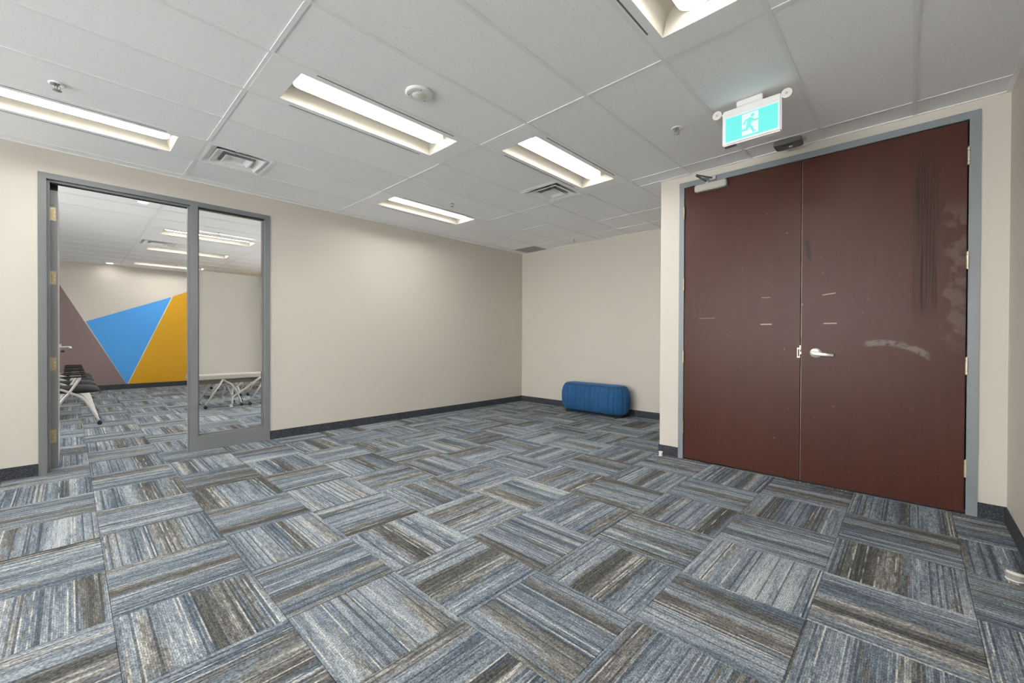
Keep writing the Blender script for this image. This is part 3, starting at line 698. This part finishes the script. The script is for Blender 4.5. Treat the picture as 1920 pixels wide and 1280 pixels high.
# door stops on the floor
s1 = thing('door_stop', 'small ivory cylindrical door stop at the foot of the wall corner', 'door stop', (3.985, 1.772, 0))
bm = bmesh.new(); lathe(bm, (0, 0, 0), [(0.0, 0.0), (0.019, 0.0), (0.019, 0.004), (0.016, 0.006), (0.016, 0.032), (0.0, 0.032)], 24); obj('post', bm, 'ivory', s1, smooth='auto')
bm = bmesh.new(); lathe(bm, (0, 0, 0.032), [(0.019, 0.0), (0.020, 0.003), (0.019, 0.009), (0.0, 0.011)], 24); obj('cap', bm, 'plastic', s1, smooth='auto')
s2 = thing('floor_door_stop', 'half moon metal floor door stop at the right edge of the carpet', 'door stop', (3.105, -0.368, 0))
bm = bmesh.new(); lathe(bm, (0, 0, 0), [(0.034, 0.0), (0.033, 0.004), (0.0, 0.006)], 32); obj('base_plate', bm, 'ivory', s2, smooth='auto')
bm = bmesh.new()
pts = [(0.004 + 0.026 * math.sin(a), 0.029 * math.cos(a) * -1) for a in [math.pi * q / 16 for q in range(17)]]
P0 = [bm.verts.new((y * 0.3 - x * 0.9 + 0.006, y, 0.004)) for x, y in pts]; P1 = [bm.verts.new((y * 0.3 - x * 0.9 + 0.006, y, 0.034 + x * 0.15)) for x, y in pts]
for q in range(16): bm.faces.new((P0[q], P0[q + 1], P1[q + 1], P1[q]))
bm.faces.new((P0[16], P0[0], P1[0], P1[16])); bm.faces.new(P1); bm.faces.new(P0)
obj('stop_body', bm, 'ivory', s2)
bm = bmesh.new()
F0 = [bm.verts.new((y * 0.3 - x * 1.0 + 0.003, y * 1.08, 0.006)) for x, y in pts]; F1 = [bm.verts.new((y * 0.3 - x * 1.0 + 0.003, y * 1.08, 0.026 + x * 0.1)) for x, y in pts]
for q in range(16): bm.faces.new((F0[q], F0[q + 1], F1[q + 1], F1[q]))
obj('rubber_bumper', bm, 'stone', s2)

# ------------------------------------------------------------------ grey frame, sidelight and open door
FPl = 0.008
y0, y1 = YA - FPl, YA2 + FPl
MX0, MX1 = 0.828, 0.889
LHD = 2.386
fr = trim('trim_4', 'grey painted steel frame of the open doorway and its sidelight',
          (FX0, -0.129, y0, y1, 0, FZ), (FX1 - 0.050, FX1, y0, y1, 0, FZ), (-0.129, FX1 - 0.050, y0, y1, FZ - 0.046, FZ),
          (MX0, MX1, y0, y1, 0, FZ - 0.046), (MX1, FX1 - 0.050, y0, y1, 0, 0.145), mat='frame')
# stops
B('door_rebate', 'frame', (-0.129, -0.112, y0 + 0.03, y0 + 0.075, 0, FZ - 0.046), (MX0 - 0.017, MX0, y0 + 0.03, y0 + 0.075, 0, FZ - 0.046), (-0.112, MX0 - 0.017, y0 + 0.03, y0 + 0.075, FZ - 0.063, FZ - 0.046), parent=fr)
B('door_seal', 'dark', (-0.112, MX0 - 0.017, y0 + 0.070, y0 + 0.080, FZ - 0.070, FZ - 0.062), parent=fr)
B('head_shadow_block', 'dark', (-0.113, -0.066, YA2 - 0.005, YA2 + 0.006, LHD, FZ - 0.046), parent=fr)  # dark block above the leaf standing in for the header's shadow
gx0, gx1, gz0, gz1 = MX1, FX1 - 0.050, 0.145, FZ - 0.046
B('glazing_bead', 'frame', (gx0, gx0 + 0.014, y0 + 0.04, y0 + 0.060, gz0, gz1), (gx1 - 0.014, gx1, y0 + 0.04, y0 + 0.060, gz0, gz1), (gx0 + 0.014, gx1 - 0.014, y0 + 0.04, y0 + 0.060, gz0, gz0 + 0.014), (gx0 + 0.014, gx1 - 0.014, y0 + 0.04, y0 + 0.060, gz1 - 0.014, gz1), parent=fr)
B('gasket', 'dark', (gx0 + 0.0, gx0 + 0.008, y0 + 0.034, y0 + 0.040, gz0, gz1), (gx0, gx1, y0 + 0.034, y0 + 0.040, gz1 - 0.010, gz1), parent=fr)
win = struct(B('window_1', 'glass', (gx0 + 0.004, gx1 - 0.004, y0 + 0.062, y0 + 0.068, gz0 + 0.004, gz1 - 0.004)), 'glass sidelight beside the open doorway with a frosted band')
B('frosted_film', 'film', (gx0 + 0.006, gx1 - 0.006, y0 + 0.0686, y0 + 0.0692, 0.762, 1.818), parent=win)['label'] = 'pale frosted film band'
# leaf, swung into the next room
LH = 2.382
d3 = struct(B('door_3', 'leafgrey', (-0.113, -0.068, 5.300, 6.205, 0.018, LH)), 'open grey door leaf seen nearly edge on')
for z in (2.182, 1.640, 0.905, 0.290):
    h = B('hinge', 'brass', (-0.1135, -0.077, 5.2985, 5.300, z - 0.057, z + 0.057), parent=d3)
    bm = bmesh.new(); cyl(bm, (-0.118, 5.296, z - 0.057), (0, 0, 1), 0.0075, 0.114, 14); obj('hinge_barrel', bm, 'brass', h, smooth='auto')
    for q, (dx, dz) in enumerate(((0.008, 0.042), (0.022, 0.015), (0.022, -0.015), (0.008, -0.042))):
        bm = bmesh.new(); cyl(bm, (-0.108 + dx, 5.2985, z + dz), (0, -1, 0), 0.004, 0.001, 10); obj('screw', bm, 'nickel', h)
B('kick_plate', 'steel', (-0.068, -0.0665, 5.312, 6.190, 0.025, 0.300), parent=d3)
bm = bmesh.new(); tube(bm, [(-0.068, 6.14, 1.035), (-0.056, 6.14, 1.035)], [0.033, 0.033], 28); h = obj('lever_handle', bm, 'steel', d3, smooth='auto')
bm = bmesh.new(); tube(bm, [(-0.056, 6.14, 1.035), (-0.006, 6.14, 1.035)], 0.011, 16); obj('spindle', bm, 'steel', h, smooth='auto')
bm = bmesh.new(); tube(bm, [(-0.006, 6.145, 1.035), (0.004, 6.12, 1.034), (0.006, 6.03, 1.032), (-0.012, 6.02, 1.032)], 0.010, 12); obj('lever_arm', bm, 'steel', h, smooth=True)
B('latch_box', 'blackplastic', (-0.060, -0.035, 6.10, 6.14, 0.985, 1.003), parent=h)
B('pull_mark', 'steel', (-0.0685, -0.0670, 6.02, 6.05, 1.71, 1.80), parent=d3)

# ------------------------------------------------------------------ ottoman
ot = thing('ottoman', 'blue velvet channel tufted ottoman bench against the end wall', 'ottoman', (5.505, 3.490, 0))
hx, hy, cr = 0.200, 0.565, 0.185
def outline(n_arc=24, n_side=90, n_end=8):
    P = []
    def seg(p, q, n):
        for i in range(n): P.append((p[0] + (q[0] - p[0]) * i / n, p[1] + (q[1] - p[1]) * i / n))
    def arc(c, a0, n):
        for i in range(n): a = a0 + math.pi / 2 * i / n; P.append((c[0] + cr * math.cos(a), c[1] + cr * math.sin(a)))
    seg((hx, -hy + cr), (hx, hy - cr), n_side); arc((hx - cr, hy - cr), 0, n_arc)
    seg((hx - cr, hy), (-hx + cr, hy), n_end); arc((-hx + cr, hy - cr), math.pi / 2, n_arc)
    seg((-hx, hy - cr), (-hx, -hy + cr), n_side); arc((-hx + cr, -hy + cr), math.pi, n_arc)
    seg((-hx + cr, -hy), (hx - cr, -hy), n_end); arc((hx - cr, -hy + cr), -math.pi / 2, n_arc)
    return P
PT = outline(); n = len(PT)
S = [0.0]
for i in range(n): S.append(S[-1] + math.dist(PT[i], PT[(i + 1) % n]))
per = S[-1]; NS = 34; sp_l = per / NS
def nrm(i):
    a, b = PT[i - 1], PT[(i + 1) % n]; d = Vector((b[0] - a[0], b[1] - a[1])).normalized(); return (d.y, -d.x)
bm = bmesh.new(); prof = []
for k in range(17):
    s = k / 16; z = 0.052 + 0.385 * s
    prof.append((z, -0.052 * abs(2 * s - 1) ** 3.0 - 0.004))
rings = []
for z, off in prof:
    ring = []
    for i, (x, y) in enumerate(PT):
        ph = (S[i] / sp_l) % 1.0
        puff = 0.017 * (abs(math.sin(math.pi * ph)) ** 0.5) - 0.012
        nx, ny = nrm(i); ring.append(bm.verts.new((x + nx * (off + puff), y + ny * (off + puff), z)))
    rings.append(ring)
for A, C in zip(rings, rings[1:]):
    for i in range(n): bm.faces.new((A[i], A[(i + 1) % n], C[(i + 1) % n], C[i]))
bm.faces.new(rings[0]); bm.faces.new(rings[-1])
obj('tufted_side', bm, 'velvet', ot, smooth='auto')
bm = bmesh.new(); rings = []
for sc, z in ((0.060, 0.436), (0.064, 0.446), (0.080, 0.456), (0.11, 0.461), (0.15, 0.463)):
    ring = []
    for i, (x, y) in enumerate(PT):
        nx, ny = nrm(i); ring.append(bm.verts.new((x - nx * sc, y - ny * sc, z)))
    rings.append(ring)
for A, C in zip(rings, rings[1:]):
    for i in range(n): bm.faces.new((A[i], A[(i + 1) % n], C[(i + 1) % n], C[i]))
bm.faces.new(rings[-1])
obj('seat_cushion', bm, 'velvet', ot, smooth='auto')
bm = bmesh.new(); pp = []
for i, (x, y) in enumerate(PT):
    nx, ny = nrm(i); pp.append((x - nx * 0.058, y - ny * 0.058, 0.438))
tube(bm, pp + [pp[0]], 0.0048, 8, False); obj('top_piping', bm, 'piping', ot, smooth=True)
for q in range(NS):
    s = q * sp_l; i = min(range(n), key=lambda j: abs(S[j] - s)); nx, ny = nrm(i); x, y = PT[i]
    bm = bmesh.new(); tube(bm, [(x + nx * (off - 0.0100), y + ny * (off - 0.0100), z) for z, off in prof], 0.0042, 6); obj('seam_piping', bm, 'piping', ot, smooth=True)
for sx in (-1, 1):
    for sy in (-1, 1):
        bm = bmesh.new(); cyl(bm, (sx * 0.125, sy * 0.43, 0), (0, 0, 1), 0.016, 0.056, 16, 0.021); obj('foot', bm, 'blackplastic', ot, smooth='auto')

# ------------------------------------------------------------------ nesting chairs of the next room
def caster(bm_list, x, y, root):
    bm = bmesh.new()
    for s in (-1, 1): cyl(bm, (x, y + s * 0.006 + (0.0 if s > 0 else -0.014), 0.024), (0, 1, 0), 0.024, 0.014, 16)
    tube(bm, [(x, y, 0.024), (x - 0.006, y, 0.062)], 0.009, 8)
    obj('caster', bm, 'blackplastic', root, smooth='auto')
def make_chair():
    root = thing('nesting_chair', 'x', 'chair')
    WY = 0.48
    for sy in (0.0, WY):
        bm = bmesh.new(); tube(bm, spline([(-0.20, sy, 0.525), (-0.067, sy, 0.475), (0.007, sy, 0.432), (0.106, sy, 0.368), (0.173, sy, 0.265), (0.225, sy, 0.150), (0.262, sy, 0.06)], 5), 0.014, 10); obj('front_leg', bm, 'tube', root, smooth=True)
        bm = bmesh.new(); tube(bm, spline([(-0.205, sy, 0.06), (-0.067, sy, 0.340), (-0.006, sy, 0.433), (0.079, sy, 0.590), (0.088, sy, 0.622)], 5), 0.014, 10); obj('rear_leg', bm, 'tube', root, smooth=True)
        o = B('armrest', 'blackplastic', (-0.060, 0.155, sy - 0.028, sy + 0.028, 0.624, 0.642), parent=root, bevel=0.006)
        caster(None, 0.268, sy, root); caster(None, -0.215, sy, root)
    bm = bmesh.new()
    R = []
    for k, (x, zt, zb, w) in enumerate([(-0.19, 0.478, 0.455, 0.17), (-0.15, 0.497, 0.430, 0.20), (-0.02, 0.500, 0.415, 0.215), (0.12, 0.503, 0.412, 0.215), (0.20, 0.497, 0.415, 0.205), (0.250, 0.478, 0.420, 0.19), (0.272, 0.450, 0.430, 0.17)]):
        R.append([bm.verts.new((x, WY / 2 + w * cy_, zb + (zt - zb) * cz)) for cy_, cz in ((-0.8, 0.05), (0.8, 0.05), (1.0, 0.35), (1.0, 0.7), (0.85, 1.0), (-0.85, 1.0), (-1.0, 0.7), (-1.0, 0.35))])
    for A, C in zip(R, R[1:]):
        for q in range(8): bm.faces.new((A[q], A[(q + 1) % 8], C[(q + 1) % 8], C[q]))
    bm.faces.new(R[0]); bm.faces.new(R[-1]); obj('seat', bm, 'blackfab', root, smooth=True)
    bm = bmesh.new(); R = []
    for z, x, w in ((0.56, -0.215, 0.19), (0.62, -0.235, 0.21), (0.75, -0.265, 0.215), (0.86, -0.300, 0.20), (0.90, -0.315, 0.17)):
        R.append([bm.verts.new((x + dx, WY / 2 + w * cy_, z)) for cy_, dx in ((-1, 0.02), (-0.5, -0.012), (0.5, -0.012), (1, 0.02), (1, 0.035), (0.5, 0.006), (-0.5, 0.006), (-1, 0.035))])
    for A, C in zip(R, R[1:]):
        for q in range(8): bm.faces.new((A[q], A[(q + 1) % 8], C[(q + 1) % 8], C[q]))
    bm.faces.new(R[0]); bm.faces.new(R[-1]); obj('backrest', bm, 'blackfab', root, smooth=True)
    bm = bmesh.new(); tube(bm, [(-0.20, 0.0, 0.525), (-0.235, 0.05, 0.60), (-0.24, WY / 2, 0.63), (-0.235, WY - 0.05, 0.60), (-0.20, WY, 0.525)], 0.012, 8); obj('back_frame', bm, 'tube', root, smooth=True)
    bm = bmesh.new(); tube(bm, [(-0.006, 0.0, 0.428), (-0.006, WY, 0.428)], 0.011, 8); obj('cross_bar', bm, 'tube', root, smooth=True)
    return root
ch = make_chair()
for i, lab in enumerate(['black nesting chair nearest the doorway, its front caster fully visible', 'second black nesting chair from the doorway in the row', 'third black nesting chair from the doorway in the row', 'farthest black nesting chair of the row, nearest the mural']):
    o = ch if i == 0 else copy_tree(ch)
    o.location = (0.0, 7.64 + 0.88 * i, 0.0); tag(o, lab, 'chair', 'nesting chairs lined up behind the open door')

# ------------------------------------------------------------------ low folding tables behind the sidelight
def make_table():
    root = thing('folding_table', 'x', 'table')
    L, D = 1.50, 0.60
    B('table_top', 'laminate', (-0.40, L - 0.40, 0, D, 0.465, 0.530), parent=root, bevel=0.006)
    B('underframe', 'under', (-0.34, L - 0.46, 0.04, D - 0.04, 0.392, 0.465), parent=root)
    for x in (0.0, 0.62):
        for sy in (0.02, D - 0.05):
            bm = bmesh.new(); tube(bm, [(x, sy, 0.460), (x - 0.233, sy, 0.06)], 0.016, 10); obj('straight_leg', bm, 'tube', root, smooth=True)
            caster(None, x - 0.235, sy, root)
            if x == 0.0:
                bm = bmesh.new(); tube(bm, spline([(x + 0.005, sy, 0.455), (x + 0.045, sy, 0.420), (x + 0.125, sy, 0.360), (x + 0.196, sy, 0.228), (x + 0.256, sy, 0.06)], 5), 0.015, 10); obj('curved_leg', bm, 'tube', root, smooth=True)
                caster(None, x + 0.262, sy, root)
    for sy in (-0.015, D - 0.02):
        bm = bmesh.new(); tube(bm, spline([(0.535, sy, 0.468), (0.33, sy, 0.31), (0.150, sy, 0.175), (0.125, sy, 0.145), (0.120, sy, 0.05)], 5), 0.016, 10); obj('bent_leg', bm, 'tube', root, smooth=True)
        bm = bmesh.new(); cyl(bm, (0.105, sy - 0.012, 0.024), (0, 1, 0), 0.024, 0.024, 16); obj('caster', bm, 'tube', root, smooth='auto')
    return root
tb = make_table()
for i, (x, y, lab) in enumerate([(1.716, 8.08, 'pale low folding table on caster legs nearest the sidelight glass'), (2.02, 9.40, 'pale low folding table behind the first one, further from the glass'), (2.38, 10.6, 'farthest pale low folding table, nearest the mural wall')]):
    o = tb if i == 0 else copy_tree(tb)
    o.location = (x, y, 0); tag(o, lab, 'table', 'low folding tables in the next room')
